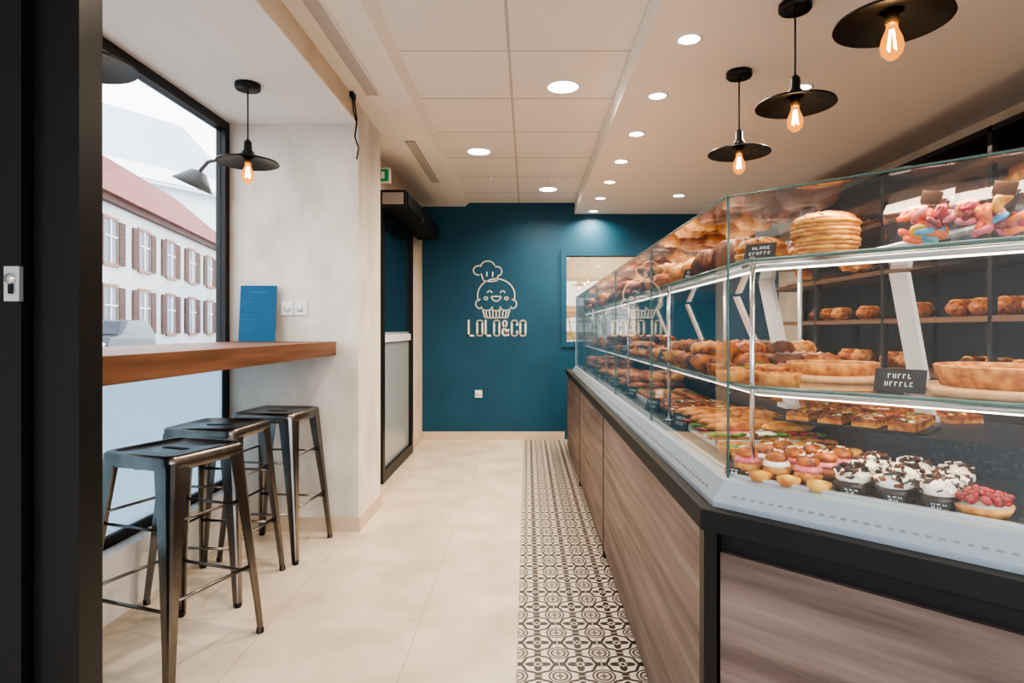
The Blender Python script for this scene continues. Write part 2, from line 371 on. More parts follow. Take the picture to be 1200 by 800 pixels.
# ------------------------------------------------------------------ stools
def stool(x,y,rot):
    b=MB([]); b.T=TR(x,y,0,rot)
    sh=.75; a=.165; base=.215
    def rsq(h,r,n=6):
        pts=[]
        for (cx,cy,a0) in((h-r,h-r,0),(-h+r,h-r,90),(-h+r,-h+r,180),(h-r,-h+r,270)):
            for i in range(n+1):
                t=math.radians(a0+90*i/n); pts.append((cx+r*math.cos(t),cy+r*math.sin(t)))
        return pts
    rings=[(a,.035,.700),(a+.004,.04,.715),(a+.004,.04,.742),(a-.004,.038,.750),(a-.018,.03,.750),(a-.028,.025,.744),(.03,.01,.742)]
    vs=[];fs=[]
    for (h,r,z) in rings:
        for p in rsq(h,r): vs.append((p[0],p[1],z))
    n=28
    for j in range(len(rings)-1):
        for i in range(n): fs.append((j*n+i,j*n+(i+1)%n,(j+1)*n+(i+1)%n,(j+1)*n+i))
    fs.append(tuple((len(rings)-1)*n+i for i in range(n)))
    b.add(vs,fs,M_steel,True)
    pts=[]
    for cx,a0 in((.045,-90),(-.045,90)):
        for i in range(9): t=math.radians(a0+180*i/8); pts.append((cx+.014*math.cos(t),.014*math.sin(t)))
    b.prism(pts,.7425,.7435,M_blackm)
    for sx in(-1,1):
        for sy in(-1,1):
            prof_t,prof_b=.075,.026
            tx,ty=sx*(a+.001),sy*(a+.001); bx,by=sx*base,sy*base
            vs=[];K=6
            for k in range(K+1):
                t=k/K; z=.725*(1-t)+.004*t
                w=prof_t*(1-t)**1.3+prof_b*(1-(1-t)**1.3); th=.006+.004*t
                cx=tx+(bx-tx)*t; cy=ty+(by-ty)*t; r=w*.28
                o=[(0,w),(0,r),(r*.3,r*.3),(r,0),(w,0),(w,th),(r+th*.6,th),(r*.3+th,r*.3+th),(th,r+th*.6),(th,w)]
                for (u_,v_) in o: vs.append((cx-sx*u_,cy-sy*v_,z))
            fs=[]; m_=10
            for k in range(K):
                for j in range(m_): fs.append((k*m_+j,k*m_+(j+1)%m_,(k+1)*m_+(j+1)%m_,(k+1)*m_+j))
            fs.append(tuple(range(m_))); fs.append(tuple(K*m_+j for j in range(m_)))
            b.add(vs,fs,M_steel,False)
            b.tube([(bx-sx*.012,by-sy*.012,.0),(bx-sx*.012,by-sy*.012,.02)],.014,M_blackm,10)
    def at(z,off=.012): 
        t=(.725-z)/.721; return a+(base-a)*t-off
    for z,r in((.24,.0065),(.50,.0055)):
        q=at(z)
        for (p0,p1) in (((-q,-q),(q,-q)),((q,-q),(q,q)),((q,q),(-q,q)),((-q,q),(-q,-q))):
            zz=z+(.03 if p0[0]==p1[0] else 0)
            b.tube([(p0[0],p0[1],zz),(p1[0],p1[1],zz)],r,M_steel,8)
    b.box(-a+.01,a-.01,-.012,.012,.695,.712,M_steel); b.box(-.012,.012,-a+.01,a-.01,.695,.712,M_steel)
    b.fin('bar_stool')
stool(-1.30,2.27,math.radians(-19)); stool(-1.42,2.83,math.radians(-4)); stool(-1.345,3.31,math.radians(-6))

# ------------------------------------------------------------------ pendants
def pendant(x,y,zc,zr,name='pendant_lamp'):
    b=MB([]); b.T=TR(x,y,0)
    b.lathe([(.055,zc-.028),(.06,zc-.022),(.06,zc)],M_shade,24)
    b.tube([(0,0,zc-.028),(0,0,zr+.10)],.0035,M_blackm,6)
    b.lathe([(.006,zr+.115),(.018,zr+.10),(.020,zr+.06),(.030,zr+.05),(.032,zr+.035)],M_shade,20)
    b.lathe([(.030,zr+.045),(.05,zr+.032),(.143,zr+.004),(.146,zr-.004),(.143,zr-.003),(.05,zr+.025),(.03,zr+.03)],M_shade,48,cap=False)
    b.lathe([(.017,zr+.03),(.017,zr-.005)],M_brass,16)
    b.lathe([(.013,zr-.004),(.016,zr-.02),(.026,zr-.045),(.030,zr-.065),(.026,zr-.085),(.012,zr-.10),(.0005,zr-.104)],M_bulb,20,cap=False)
    for k in range(4):
        a=k*math.pi/2; b.tube([(.005*math.cos(a),.005*math.sin(a),zr-.02),(.012*math.cos(a),.012*math.sin(a),zr-.075)],.0018,M_fil,5)
    b.fin(name)
    L=bpy.data.lights.new('pendant_glow','POINT'); L.energy=5; L.color=(1,.62,.32); L.shadow_soft_size=.012
    o=bpy.data.objects.new('pendant_glow',L); sc.collection.objects.link(o); o.location=(x,y,zr-.055)
pendant(1.02,2.96,2.42,2.03); pendant(1.02,2.34,2.42,2.035); pendant(.985,1.66,2.42,2.01)
pendant(-1.374,3.02,2.385,2.00); pendant(-1.374,1.90,2.385,2.00)
def down(x,y,z,pw=9,r=.055):
    b=MB([]); b.T=TR(x,y,0)
    b.lathe([(r+.012,z),(r+.012,z-.004),(r,z-.006),(r,z-.001)],M_white_pl,28,cap=False)
    b.lathe([(r,z-.003),(.0005,z-.003)],M_lamp,28,cap=False)
    b.fin('recessed_downlight')
    L=bpy.data.lights.new('downlight','AREA'); L.shape='DISK'; L.size=.10; L.energy=pw; L.color=(1,.84,.67); L.spread=math.radians(150)
    o=bpy.data.objects.new('downlight_beam',L); sc.collection.objects.link(o); o.location=(x,y,z-.012)
for (x_,y_) in((.20,3.44),(-.37,4.69),(.20,5.95),(-.37,2.1)): down(x_,y_,2.54,14,.085)
for k in range(7): down(.69,2.62+k*.635,2.42,8.5,.045)
for y_ in(1.2,3.15,4.4,5.68): down(1.40,y_,2.42,10,.05)
for (x_,y_) in((-.32,5.5),(.22,5.5)):
    b=MB([]); b.T=TR(x_,y_,0); b.lathe([(.03,2.54),(.028,2.52),(.0005,2.515)],M_white_pl,16); b.fin('ceiling_sensor')

# ------------------------------------------------------------------ logo on wall
def strokes(b,lines,w,mapf,mat,dep=.004):
    for pts,closed in lines:
        n=len(pts); segs=n if closed else n-1
        for i in range(segs):
            p=Vector(pts[i]); q=Vector(pts[(i+1)%n]); d=(q-p)
            if d.length<1e-6: continue
            d.normalize(); nn=Vector((-d.y,d.x))*w/2; e=d*w*(.5 if n<5 and not closed else .12)
            c=[p-e+nn,p-e-nn,q+e-nn,q+e+nn]
            vs=[mapf(k.x,k.y,0) for k in c]+[mapf(k.x,k.y,dep) for k in c]
            b.add(vs,[(0,1,2,3),(7,6,5,4),(0,4,5,1),(1,5,6,2),(2,6,7,3),(3,7,4,0)],mat)
def rrect(x0,x1,y0,y1,r,n=4):
    pts=[]
    for cx,cy,a0 in((x1-r,y1-r,0),(x0+r,y1-r,90),(x0+r,y0+r,180),(x1-r,y0+r,270)):
        for i in range(n+1): t=math.radians(a0+90*i/n); pts.append((cx+r*math.cos(t),cy+r*math.sin(t)))
    return pts
def word(x,y,h,w,gap):
    L=[]
    for ch in 'LOLO&CO':
        if ch=='L': L.append(([(x,y+h),(x,y),(x+w*.85,y)],False))
        elif ch=='O': L.append((rrect(x,x+w,y,y+h,w*.42),True))
        elif ch=='C':
            r=rrect(x,x+w,y,y+h,w*.42); 
            L.append(([(x+w,y+h*.68)]+r[:10]+r[10:]+[(x+w,y+h*.32)],False))
        else: L.append(([(x+w*a,y+h*c/2) for a,c in((1.15,0),(.15,1.4),(.1,1.8),(.45,2),(.8,1.8),(.75,1.4),(.05,.75),(0,.3),(.35,0),(.75,.1),(1.15,.85))],False)); x+=w*.15
        x+=w+gap
    return L
def arc(cx,cy,rx,ry,a0,a1,n=14): return [(cx+rx*math.cos(math.radians(a0+(a1-a0)*i/n)),cy+ry*math.sin(math.radians(a0+(a1-a0)*i/n))) for i in range(n+1)]
lg=word(-29.5,0,16,5.6,3.5)
cup=[]
cup.append((arc(0,43,20,18,-20,200,24),False))
cup.append((arc(-17,34,5,5,90,290,8),False)); cup.append((arc(17,34,5,5,-110,90,8),False))
cup.append((arc(-10,31,6,4,180,360,8),False)); cup.append((arc(0,30.5,5,4,180,360,8),False)); cup.append((arc(10,31,6,4,180,360,8),False))
cup.append(([(-15,29),(-12,19),(12,19),(15,29)],False))
for k in range(-3,4): cup.append(([(k*3.8,27),(k*3.2,19)],False))
cup.append((arc(-7,45,2.6,3,20,160,6),False)); cup.append((arc(7,45,2.6,3,20,160,6),False))
cup.append((arc(0,42,5,5,180,360,8),True)); cup.append((arc(-11,40,2,1.5,0,360,8),True)); cup.append((arc(11,40,2,1.5,0,360,8),True))
cup.append(([(-14,60),(-16,66)],False)); cup.append((arc(-19,70,5.5,5,60,280,10),False)); cup.append((arc(-9,74,7.5,6,10,170,12),False)); cup.append((arc(1,69,5,5,-70,110,10),False))
cup.append(([(2,64),(1,59)],False)); cup.append((arc(-6.5,60,7.5,2,180,360,8),False)); cup.append(([(-10,64),(-10,68)],False)); cup.append(([(-4,63.5),(-3.5,68)],False))
b=MB([]); lx=-.335; lz=1.115
mp=lambda u,v,d:(lx+u/100,YB-d,lz+v/100)
strokes(b,lg,2.0,mp,M_logo); strokes(b,cup,1.25,mp,M_logo)
b.fin('wall_logo_sign')

# ------------------------------------------------------------------ display case
Cx,Cy=.387,1.346; S=math.sqrt(.5); TE=1.35
def P2(t,d): return (Cx+S*t+S*d, Cy-S*t+S*d)
def cor(d): return (Cx+d,Cy+.4142*d)
def Lpoly(d0,d1,yf,te=TE): return [(Cx+d0,yf),cor(d0),P2(te,d0),P2(te,d1),cor(d1),(Cx+d1,yf)]
YC=5.65; YBASE=6.05; DB=.93
b=MB([])
b.prism(Lpoly(.02,DB,YBASE,TE-.01),0,.742,M_blackm)
ys=[Cy+.035,3.18,4.62,YBASE]
for i in range(3): b.box(Cx+.006,Cx+.021,ys[i]+.012,ys[i+1]-.012,.045,.735,M_cab)
T2=Matrix.Translation((Cx,Cy,0))@Matrix.Rotation(math.radians(-45),4,'Z')
b.box(.035,TE-.02,.006,.021,.045,.70,M_cab,T2)
b.prism([cor(0.0),P2(.03,0),P2(.03,.03),cor(.03),(Cx+.03,Cy+.035),(Cx,Cy+.035)],0,.742,M_black)
b.box(Cx+.004,Cx+.021,ys[1]-.012,ys[1]+.012,0,.742,M_black); b.box(Cx+.004,Cx+.021,ys[2]-.012,ys[2]+.012,0,.742,M_black)
b.fin('bakery_counter_base',False)
b=MB([]); b.prism(Lpoly(-.008,DB+.02,YBASE+.02,TE),.742,.79,M_blackm); b.fin('counter_ledge',False,bevel=.003)

root=bpy.data.objects.new('refrigerated_display_case',None); sc.collection.objects.link(root)
b=MB([])
def Lsill(prof,mat,yf):
    vs=[];n=len(prof)
    for d,z in prof: vs.append((Cx+d,yf,z))
    for d,z in prof: vs.append(cor(d)+(z,))
    for d,z in prof: vs.append(P2(TE,d)+(z,))
    fs=[tuple(range(n)),tuple(range(2*n,3*n))[::-1]]
    for s_ in(0,1):
        for i in range(n): fs.append((s_*n+i,s_*n+(i+1)%n,(s_+1)*n+(i+1)%n,(s_+1)*n+i))
    b.add(vs,fs,mat)
Lsill([(.022,.79),(.022,.802),(.050,.845),(.075,.85),(.075,.79)],M_silver,YC)
Lsill([(.0745,.79),(.0745,.856),(.085,.856),(.085,.79)],M_alu,YC)
for k in range(62):
    t=.05+k*.02
    if t<TE-.03: b.box(t,t+.010,.0355,.0365,.812,.820,M_slot,T2@Matrix.Translation((0,-.0045,0)))
for k in range(150):
    y=Cy+.08+k*.028
    if y<YC-.05: b.box(Cx+.0295,Cx+.0315,y,y+.014,.812,.820,M_slot)
b.prism(Lpoly(.085,DB-.02,YC,TE-.01),.79,.85,M_darkdeck)
b.prism(Lpoly(.46,DB-.06,YC-.02,TE-.02),.85,.925,M_darkdeck)
b.fin('case_body',False,root)
b=MB([])
joints=[cor(.06)[1]+.004,2.22,3.12,4.0,4.85,YC]
for i in range(5): b.box(Cx+.058,Cx+.064,joints[i]+.002,joints[i+1]-.002,.845,1.47,M_glass)
b.box(.030,TE-.01,.058,.064,.845,1.47,M_glass,T2)
b.fin('front_glass',False,root)
b=MB([]); b.prism(Lpoly(.055,.50,YC,TE-.01),1.471,1.478,M_glass); b.fin('top_glass',False,root)
b=MB([])
gz=1.4745
for i in range(1,6):
    b.box(Cx+.057,Cx+.065,joints[i]-.002,joints[i]+.002,.85,1.47,M_edge if i!=5 else M_alu)
c0=cor(.061); b.tube([(c0[0],c0[1],.85),(c0[0],c0[1],1.48)],.003,M_edge,8)
pa=[(Cx+.055,YC,gz),cor(.055)+(gz,),P2(TE-.01,.055)+(gz,)]; b.tube(pa,.0022,M_edge,6)
for z in(.87,1.47):
    b.tube([(Cx+DB-.03,YC,z),cor(DB-.03)+(z,),P2(TE-.02,DB-.03)+(z,)],.012,M_alu,6)
for y in(YC-.02,4.0,2.9): b.tube([(Cx+DB-.03,y,.85),(Cx+DB-.03,y,1.47)],.012,M_alu,6)
for q in [cor(.125)+(0,),(Cx+.125,2.22,0),(Cx+.125,3.12,0),(Cx+.125,4.0,0),(Cx+.125,4.85,0)]:
    b.tube([(q[0],q[1],.85),(q[0],q[1],1.345)],.006,M_chrome,10)
    b.tube([(q[0],q[1],.85),(q[0],q[1],.858)],.018,M_chrome,14)
def slant(x,y,dx,dy):
    L=Vector((dx,dy,0)); n=Vector((-dy,dx,0)).normalized()*.026; l=L.normalized()*.008
    vs=[]
    for z,o in((.85,Vector((0,0,0))),(1.335,L)):
        for s1,s2 in((1,1),(1,-1),(-1,-1),(-1,1)):
            p=Vector((x,y,z))+o+n*s1+l*s2; vs.append(tuple(p))
    b.add(vs,[(0,1,2,3),(7,6,5,4),(0,4,5,1),(1,5,6,2),(2,6,7,3),(3,7,4,0)],M_white_pl)
    b.box(x-.05,x+.05,y-.035,y+.035,.925,.94,M_white_pl)
for t,dd in((-.12,.82),(.26,.80),(.9,.8)): 
    q=P2(t,dd); slant(q[0],q[1],-.12,-.05)
for y in(2.9,3.8,4.7): slant(Cx+.80,y,-.2,0)
b.fin('frame',False,root)
b=MB([])
Z2,Z3=1.055,1.34
def gshelf(d0,d1,z):
    b.prism(Lpoly(d0,d1,YC-.03,TE-.03),z-.009,z,M_shelfg)
    b.tube([(Cx+d0-.002,YC-.03,z-.0045),cor(d0-.002)+(z-.0045,),P2(TE-.03,d0-.002)+(z-.0045,)],.0045,M_edge,6)
gshelf(.11,.62,Z2); gshelf(.11,.50,Z3)
b.fin('glass_shelves',False,root)
b=MB([])
for z,d in((Z3-.016,.14),(Z2-.016,.14)):
    pts=[(Cx+d,YC-.05,z),cor(d)+(z,),P2(TE-.05,d)+(z,)]
    b.tube(pts,.007,M_alu,6)
    pts=[(Cx+d+.004,YC-.05,z-.008),cor(d+.004)+(z-.008,),P2(TE-.05,d+.004)+(z-.008,)]
    b.tube(pts,.0025,M_led,6)
b.fin('led_rails',False,root)
def area(name,loc,rot,sx,sy,pw,colr,spread=160):
    L=bpy.data.lights.new(name,'AREA'); L.shape='RECTANGLE'; L.size=sx; L.size_y=sy; L.energy=pw; L.color=colr; L.spread=math.radians(spread)
    o=bpy.data.objects.new(name,L); sc.collection.objects.link(o); o.location=loc; o.rotation_euler=rot
WARM=(1,.82,.60)
for z in(1.32,1.035,1.455):
    area('case_led_strip',(Cx+.16,3.6,z),(0,math.radians(-15),0),.02,4.0,3.5,WARM)
    q=P2(.65,.15); area('case_led_strip_angled',(q[0],q[1],z),(math.radians(15),0,math.radians(-45)),1.0,.02,1.6,WARM)
area('kitchen_light',(.9,YB+.6,2.38),(0,0,0),.8,.4,16,(1,.86,.70))

# ------------------------------------------------------------------ food builders
def rc(*ms): return ms[int(R()*len(ms))%len(ms)]
def croissant(b,T,s=1,mat=None):
    mat=mat or rc(F_crois,F_crois,F_crois2,F_dark)
    n=15; path=[];rad=[]
    for i in range(n):
        u=i/(n-1); a=math.radians(-115+230*u); 
        path.append((.042*math.sin(a)*s,-.03*math.cos(a)*s,.022*s))
        rad.append((.0045+.020*math.sin(math.pi*u)**.8)*s*(1+.2*(i%2)))
    b.tube(path,rad,mat,8,T)
def choco_roll(b,T,s=1):
    m1=rc(F_crois,F_crois2); 
    b.ell((0,0,.02*s),(.055*s,.034*s,.022*s),m1,10,7,T)
    for k in(-1,0,1): b.ell((k*.026*s,0,.024*s),(.013*s,.035*s,.022*s),F_dark if m1 is F_crois2 else F_gold,8,6,T)
def swirl(b,T,s=1):
    pts=[];rd=[]
    for i in range(26):
        a=i*.62; r_=(.006+.0019*i)*s; pts.append((r_*math.cos(a),r_*math.sin(a),(.030-.0005*i)*s)); rd.append(.0105*s)
    b.tube(pts,rd,rc(F_gold,F_crois2),6,T)
    b.lathe([(.05*s,0),(.054*s,.012*s),(.045*s,.02*s),(.0005,.022*s)],F_crois,16,T)
def flan(b,T,s=1):
    b.lathe([(.036*s,0),(.04*s,.02*s),(.036*s,.024*s)],F_crois,18,T); b.lathe([(.036*s,.023*s),(.0005,.026*s)],rc(F_yel,F_red,F_yel,F_green,F_custb),18,T)
def slice_(b,T,s=1):
    # rectangular topped savoury slice with crust rim
    b.box(-.05*s,.05*s,-.035*s,.035*s,0,.012,rc(F_crois2,F_gold),T)
    b.box(-.044*s,.044*s,-.029*s,.029*s,.012,.016,rc(F_yel,F_custb,F_cream,F_red),T)
    for i in range(9): b.ell((U(-.038,.038)*s,U(-.024,.024)*s,.017),(.009,.007,.005),rc(F_green,F_red,F_cream,F_yel,F_dark),7,5,T,U(0,3))
    for a in((-.05,-.044,-.035,.035),(.044,.05,-.035,.035),(-.05,.05,-.035,-.029),(-.05,.05,.029,.035)): b.box(a[0]*s,a[1]*s,a[2]*s,a[3]*s,.010,.021,F_crois,T)
def baguette(b,T,L=.5,r=.03,mat=F_bread):
    n=17; b.tube([(L*(i/(n-1)-.5),0,r*.8) for i in range(n)],[r*(.25+.75*math.sin(math.pi*i/(n-1))**.35)*(1+.05*(i%2)) for i in range(n)],mat,9,T,flat=.85)
    for i in range(5):
        x_=L*(-.32+.16*i); b.ell((x_,0,r*1.45),(.028,.008,.008),F_gold,8,5,T,.5)
def loaf(b,T,s=1,mat=F_bread):
    b.ell((0,0,.045*s),(.085*s,.06*s,.048*s),mat,14,9,T)
    for k in(-1,0,1): b.ell((k*.035*s,0,.078*s),(.006*s,.04*s,.016*s),F_gold,8,6,T,.3)
def bundt(b,T,s=1):
    b.lathe([(.075*s,0),(.088*s,.012*s),(.082*s,.05*s),(.062*s,.085*s),(.042*s,.092*s),(.022*s,.08*s),(.016*s,.05*s)],F_dark,56,T,flute=.07,nf=14)
def galette(b,T,s=1,k=1):
    for q in range(4):
        b.lathe([(.080*s,0),(.095*s,.003),(.094*s,.009),(.08*s,.011)],F_gold if q%2 else F_bread,44,T@TR(U(-.003,.003),U(-.003,.003),q*.009),flute=.02,nf=11+q)
    b.lathe([(.094*s,.034),(.085*s,.044),(.06*s,.053),(.03*s,.058),(.0005,.060)],F_gold if k else F_crois2,36,T,flute=.012,nf=16)
    for q in range(10):
        a=q*.628; b.tube([(.02*s*math.cos(a),.02*s*math.sin(a),.0587),(.055*s*math.cos(a+.35),.055*s*math.sin(a+.35),.0548),(.084*s*math.cos(a+.6),.084*s*math.sin(a+.6),.045)],.0022,F_crois,5,T)
def tart(b,T,r=.13,h=.035,fill=F_custb,board=True):
    z=0
    if board:
        b.lathe([(r*1.28,0),(r*1.30,.006),(r*1.28,.014)],M_boardw,36,T); z=.014
    b.lathe([(r*.90,z),(r,z+h),(r*.985,z+h+.004),(r*.955,z+h),(r*.95,z+h-.006)],F_crois2,60,T,flute=.012,nf=30)
    b.lathe([(r*.952,z+h-.006),(r*.6,z+h-.002),(.0005,z+h)],fill,36,T)
def berry_tart(b,T,r=.045,mat=F_red):
    b.lathe([(r*.85,0),(r,.018),(r*.93,.016)],F_gold,24,T)
    b.lathe([(r*.93,.016),(.0005,.02)],F_cream,24,T)
    for ring,nb in((.78,12),(.5,8),(.2,3)):
        for i in range(nb):
            a=6.283*i/nb+ring
            for q in range(5): b.ell((r*ring*math.cos(a)+U(-.004,.004),r*ring*math.sin(a)+U(-.004,.004),.025+(1-ring)*.016+U(-.003,.004)),(.0065,.0065,.0065),mat,6,5,T)
def choux(b,T,top=F_cream):
    b.ell((0,0,.016),(.030,.030,.018),F_crois2,14,8,T)
    b.lathe([(.024,.024),(.029,.029),(.027,.034),(.018,.040),(.0005,.045)],top,20,T,flute=.10,nf=8)
    b.ell((0,0,.046),(.024,.024,.015),F_crois,14,8,T)
    for q in range(7): b.ell((U(-.014,.014),U(-.014,.014),.060),(.004,.003,.002),F_cream,6,4,T,U(0,3))
def cream_cake(b,T,s=1):
    b.lathe([(.034*s,0),(.036*s,.004),(.036*s,.020*s),(.034*s,.024*s),(.0005,.025*s)],F_choc,20,T)
    b.ell((0,0,.032*s),(.034*s,.034*s,.022*s),F_cream,12,7,T)
    for i in range(44):
        a=U(0,6.28); e=U(-.1,1.4); rr_=.034*s
        p=(rr_*math.cos(a)*math.cos(e),rr_*math.sin(a)*math.cos(e),.032*s+.022*s*math.sin(e))
        t=T@Matrix.Translation(p)@Matrix.Rotation(U(0,6),4,'Z')@Matrix.Rotation(U(-1.2,1.2),4,'X')
        b.box(-.008,.008,-.0011,.0011,-.004,.006,rc(F_choc,F_choc,F_cream,F_dark),t)
def eclair(b,T,top=F_choc):
    b.ell((0,0,.016),(.062,.020,.017),F_crois2,12,7,T)
    b.ell((0,0,.024),(.055,.016,.012),top,12,6,T)
def sandwich(b,T):
    L=.085; bm_=rc(F_bread,F_crois2,F_gold)
    b.ell((0,0,.014),(L,.033,.014),bm_,14,6,T)
    for i in range(10):
        x_=-L*.85+L*1.7*i/9; b.ell((x_,U(-.016,.0)-.014,.027+U(-.003,.003)),(.016,.026,.006),F_green if i%2 else rc(F_cream,F_red,F_green),8,5,T,U(0,1))
    b.ell((0,-.020,.030),(L*.8,.018,.004),rc(F_red,F_yel,F_pink,F_cream),12,5,T)
    b.ell((0,.008,.042),(L,.030,.015),bm_,14,6,T)
def quiche(b,T): tart(b,T,.055,.022,rc(F_custb,F_yel,F_custb,F_green,F_red),False)
def tag(b,T,w=.045,h=.032):
    t=T@Matrix.Rotation(math.radians(-20),4,'X')
    b.box(-w,w,-.0015,.0015,0,h*1.6,M_card,t)
    for k in range(2):
        q=U(.4,.7)*w; z=h*1.6*(.60-.34*k); xx=-q; hh=h*.3
        while xx<q:
            y_=-.0021; kind=int(R()*4)
            b.box(xx,xx+.0016,y_,-.0015,z,z+hh,M_chalk,t)
            if kind in(0,1): b.box(xx,xx+.005,y_,-.0015,z+hh-.0016,z+hh,M_chalk,t)
            if kind in(1,2): b.box(xx,xx+.005,y_,-.0015,z,z+.0016,M_chalk,t)
            if kind==3: b.box(xx+.004,xx+.0056,y_,-.0015,z,z+hh,M_chalk,t)
            xx+=.0088
def tray(b,x0,x1,y0,y1,z,mat=M_boardw,h=.022):
    b.box(x0,x1,y0,y1,z,z+.006,mat)
    for a in((x0,x0+.006,y0,y1),(x1-.006,x1,y0,y1),(x0,x1,y0,y0+.006),(x0,x1,y1-.006,y1)): b.box(a[0],a[1],a[2],a[3],z+.006,z+h,mat)

DK=.8505; ST=.9255
tagB=MB([])
b=MB([])
for k in range(8):
    y0=1.72+k*.49
    if y0+.45>YC: break
    tray(b,Cx+.14,Cx+.44,y0,y0+.44,DK,M_card if k%2 else M_white_pl,.02)
b.fin('pastry_trays')
b=MB([])
for k in(0,4):
    y0=1.72+k*.49
    for i in range(5):
        for j in range(2): sandwich(b,TR(Cx+.21+j*.155,y0+.045+i*.088,DK+.0065,U(-.12,.12)))
b.fin('sandwich_pile')
b=MB([])
for k in(1,2,5):
    y0=1.72+k*.49
    for i in range(5):
        for j in range(3): (slice_ if k==1 else flan if k==2 else swirl)(b,TR(Cx+.19+j*.1,y0+.05+i*.085,DK+.0065),1 if k!=1 else .92)
b.fin('custard_tartlets_and_swirls')
b=MB([])
for k in(3,6,7):
    y0=1.72+k*.49
    for i in range(5):
        for j in range(3): croissant(b,TR(Cx+.19+j*.095,y0+.05+i*.082,DK+.0065,U(-.5,.5)),1.05)
        for j in range(3): croissant(b,TR(Cx+.20+j*.09,y0+.07+i*.08,DK+.0065+.04,U(-.8,.8)),1.05)
b.fin('croissant_pile')
b=MB([])
for i in range(2):
    for j in range(3): quiche(b,TR(Cx+.17+j*.12,1.50+.02*j+i*.12,DK))
for i in range(31):
    for j in range(3):
        y=1.70+i*.125
        if y<YC-.1: 
            k_=(i//4)%3
            (quiche if k_==1 else slice_ if k_==0 else (lambda B,T: baguette(B,T,.16,.026)))(b,TR(Cx+.54+j*.13,y,ST,U(-.15,.15)))
b.fin('savory_tart_rows')
b=MB([])
y=1.62;i=0
while y<YC-.1:
    kk=(int((y-1.45)/.42))%5
    for j in range(4):
        X=Cx+.18+j*.105+U(-.008,.008); Y=y+U(-.008,.008)
        if kk==0: 
            if i%2==0 or j%2: flan(b,TR(X,Y,Z2+.001),1.05)
        elif kk==1: 
            croissant(b,TR(X,Y,Z2+.001,U(-.6,.6)),1.15)
            if R()<.6: croissant(b,TR(X+.02,Y,Z2+.036,U(-.9,.9)),1.1)
        elif kk==2: choco_roll(b,TR(X,Y,Z2+.001,1.57+U(-.2,.2)),1)
        elif kk==3: swirl(b,TR(X,Y,Z2+.001),.95)
        else: 
            if j%2==0 : loaf(b,TR(X+.05,Y,Z2+.001,U(-.2,.2)),.66,rc(F_crois,F_crois2,F_dark))
    y+=(.10 if kk in(3,4) else .088);i+=1
b.fin('viennoiserie_pile')
b=MB([])
for y,kind in((1.70,'b'),(1.92,'b'),(2.10,'l'),(2.26,'l'),(2.42,'c'),(2.54,'c'),(2.78,'b'),(2.98,'l'),(3.13,'l'),(3.3,'c'),(3.42,'c'),(3.7,'b'),(3.9,'b'),(4.1,'l'),(4.25,'l'),(4.42,'c'),(4.54,'c'),(4.7,'b'),(4.9,'l'),(5.05,'l'),(5.2,'c'),(5.32,'c'),(5.44,'c')):
    for j in range(2):
        xx=Cx+.21+j*.18
        if kind=='b': bundt(b,TR(xx,y,Z3+.001,0),.95)
        elif kind=='l': loaf(b,TR(xx,y,Z3+.001,U(-.2,.2)),.9,rc(F_dark,F_bread,F_crois2))
        else:
            for q in(-.045,.045):
                croissant(b,TR(xx+q,y,Z3+.001,U(-.4,.4)),1.2); croissant(b,TR(xx+q+.01,y+.02,Z3+.042,U(-.8,.8)),1.2)
b.fin('bread_and_bundt_row')
for y in(1.9,2.35,2.85,3.35,3.9,4.4):
    tag(tagB,TR(Cx+.135,y,Z2,-1.2)); tag(tagB,TR(Cx+.115,y+.15,DK,-1.2)); tag(tagB,TR(Cx+.14,y+.1,Z3,-1.2),.04,.026)

def A2(t,d,z,rz=0): q=P2(t,d); return TR(q[0],q[1],z,-math.pi/4+rz)
b=MB([])
galette(b,A2(.03,.22,Z3+.001),.62,0)
galette(b,A2(.185,.20,Z3+.001),.70,0); galette(b,A2(.18,.205,Z3+.040),.74,1); galette(b,A2(.10,.40,Z3+.001),.85,1)
galette(b,A2(.74,.22,Z3+.001),.7,1); galette(b,A2(.95,.22,Z3+.001),.7,0)
b.fin('puff_pastry_stack')
b=MB([]); tart(b,A2(.13,.40,Z2+.001),.105,.026,F_custb); b.fin('cheese_tart')
b=MB([]); tart(b,A2(.50,.27,Z2+.001),.125,.038,F_custb); b.fin('cheese_tart')
b=MB([]); tart(b,A2(.92,.30,Z2+.001),.12,.04,F_red); b.fin('fruit_tart')
b=MB([]); tart(b,A2(-.02,.20,Z2+.001),.052,.02,F_yel,False); tart(b,A2(.085,.19,Z2+.001),.048,.02,F_custb,False); b.fin('custard_tart')
tag(tagB,A2(.34,.145,Z2+.001),.045,.03); tag(tagB,A2(.06,.14,Z3+.001),.036,.024); tag(tagB,A2(.80,.145,Z2+.001))
b=MB([])
tq=A2(.155,.56,ST); b.box(-.21,.16,-.075,.075,0,.006,M_card,tq)
for i in range(4):
    for j in range(2): slice_(b,A2(.01+i*.085,.525+j*.075,ST+.0065,1.57+U(-.06,.06)),.85)
b.fin('savory_slice_tray')
b=MB([])
tq=A2(.12,.365,DK); b.box(-.13,.13,-.065,.065,0,.006,M_card,tq)
for i in range(6): eclair(b,A2(.02+i*.042,.365,DK+.0065,1.57),[F_cream,F_yel,F_cream,F_choc,F_yel,F_cream][i])
b.fin('eclair_row')
b=MB([])
for i in range(3):
    for j in range(3):
        choux(b,A2(.035+i*.068+.012*j,.135+j*.07,DK),[F_pink,F_cream,F_yel][(i+j)%3] if (i+j)%2 else F_pink)
b.fin('cream_puff_row')
b=MB([])
for i in range(3): 
    T_=A2(.085+i*.062,.092+.0*i,DK)
    b.lathe([(.022,0),(.025,.012),(.023,.016)],F_gold,18,T_); b.lathe([(.023,.015),(.0005,.021)],F_yel,18,T_)
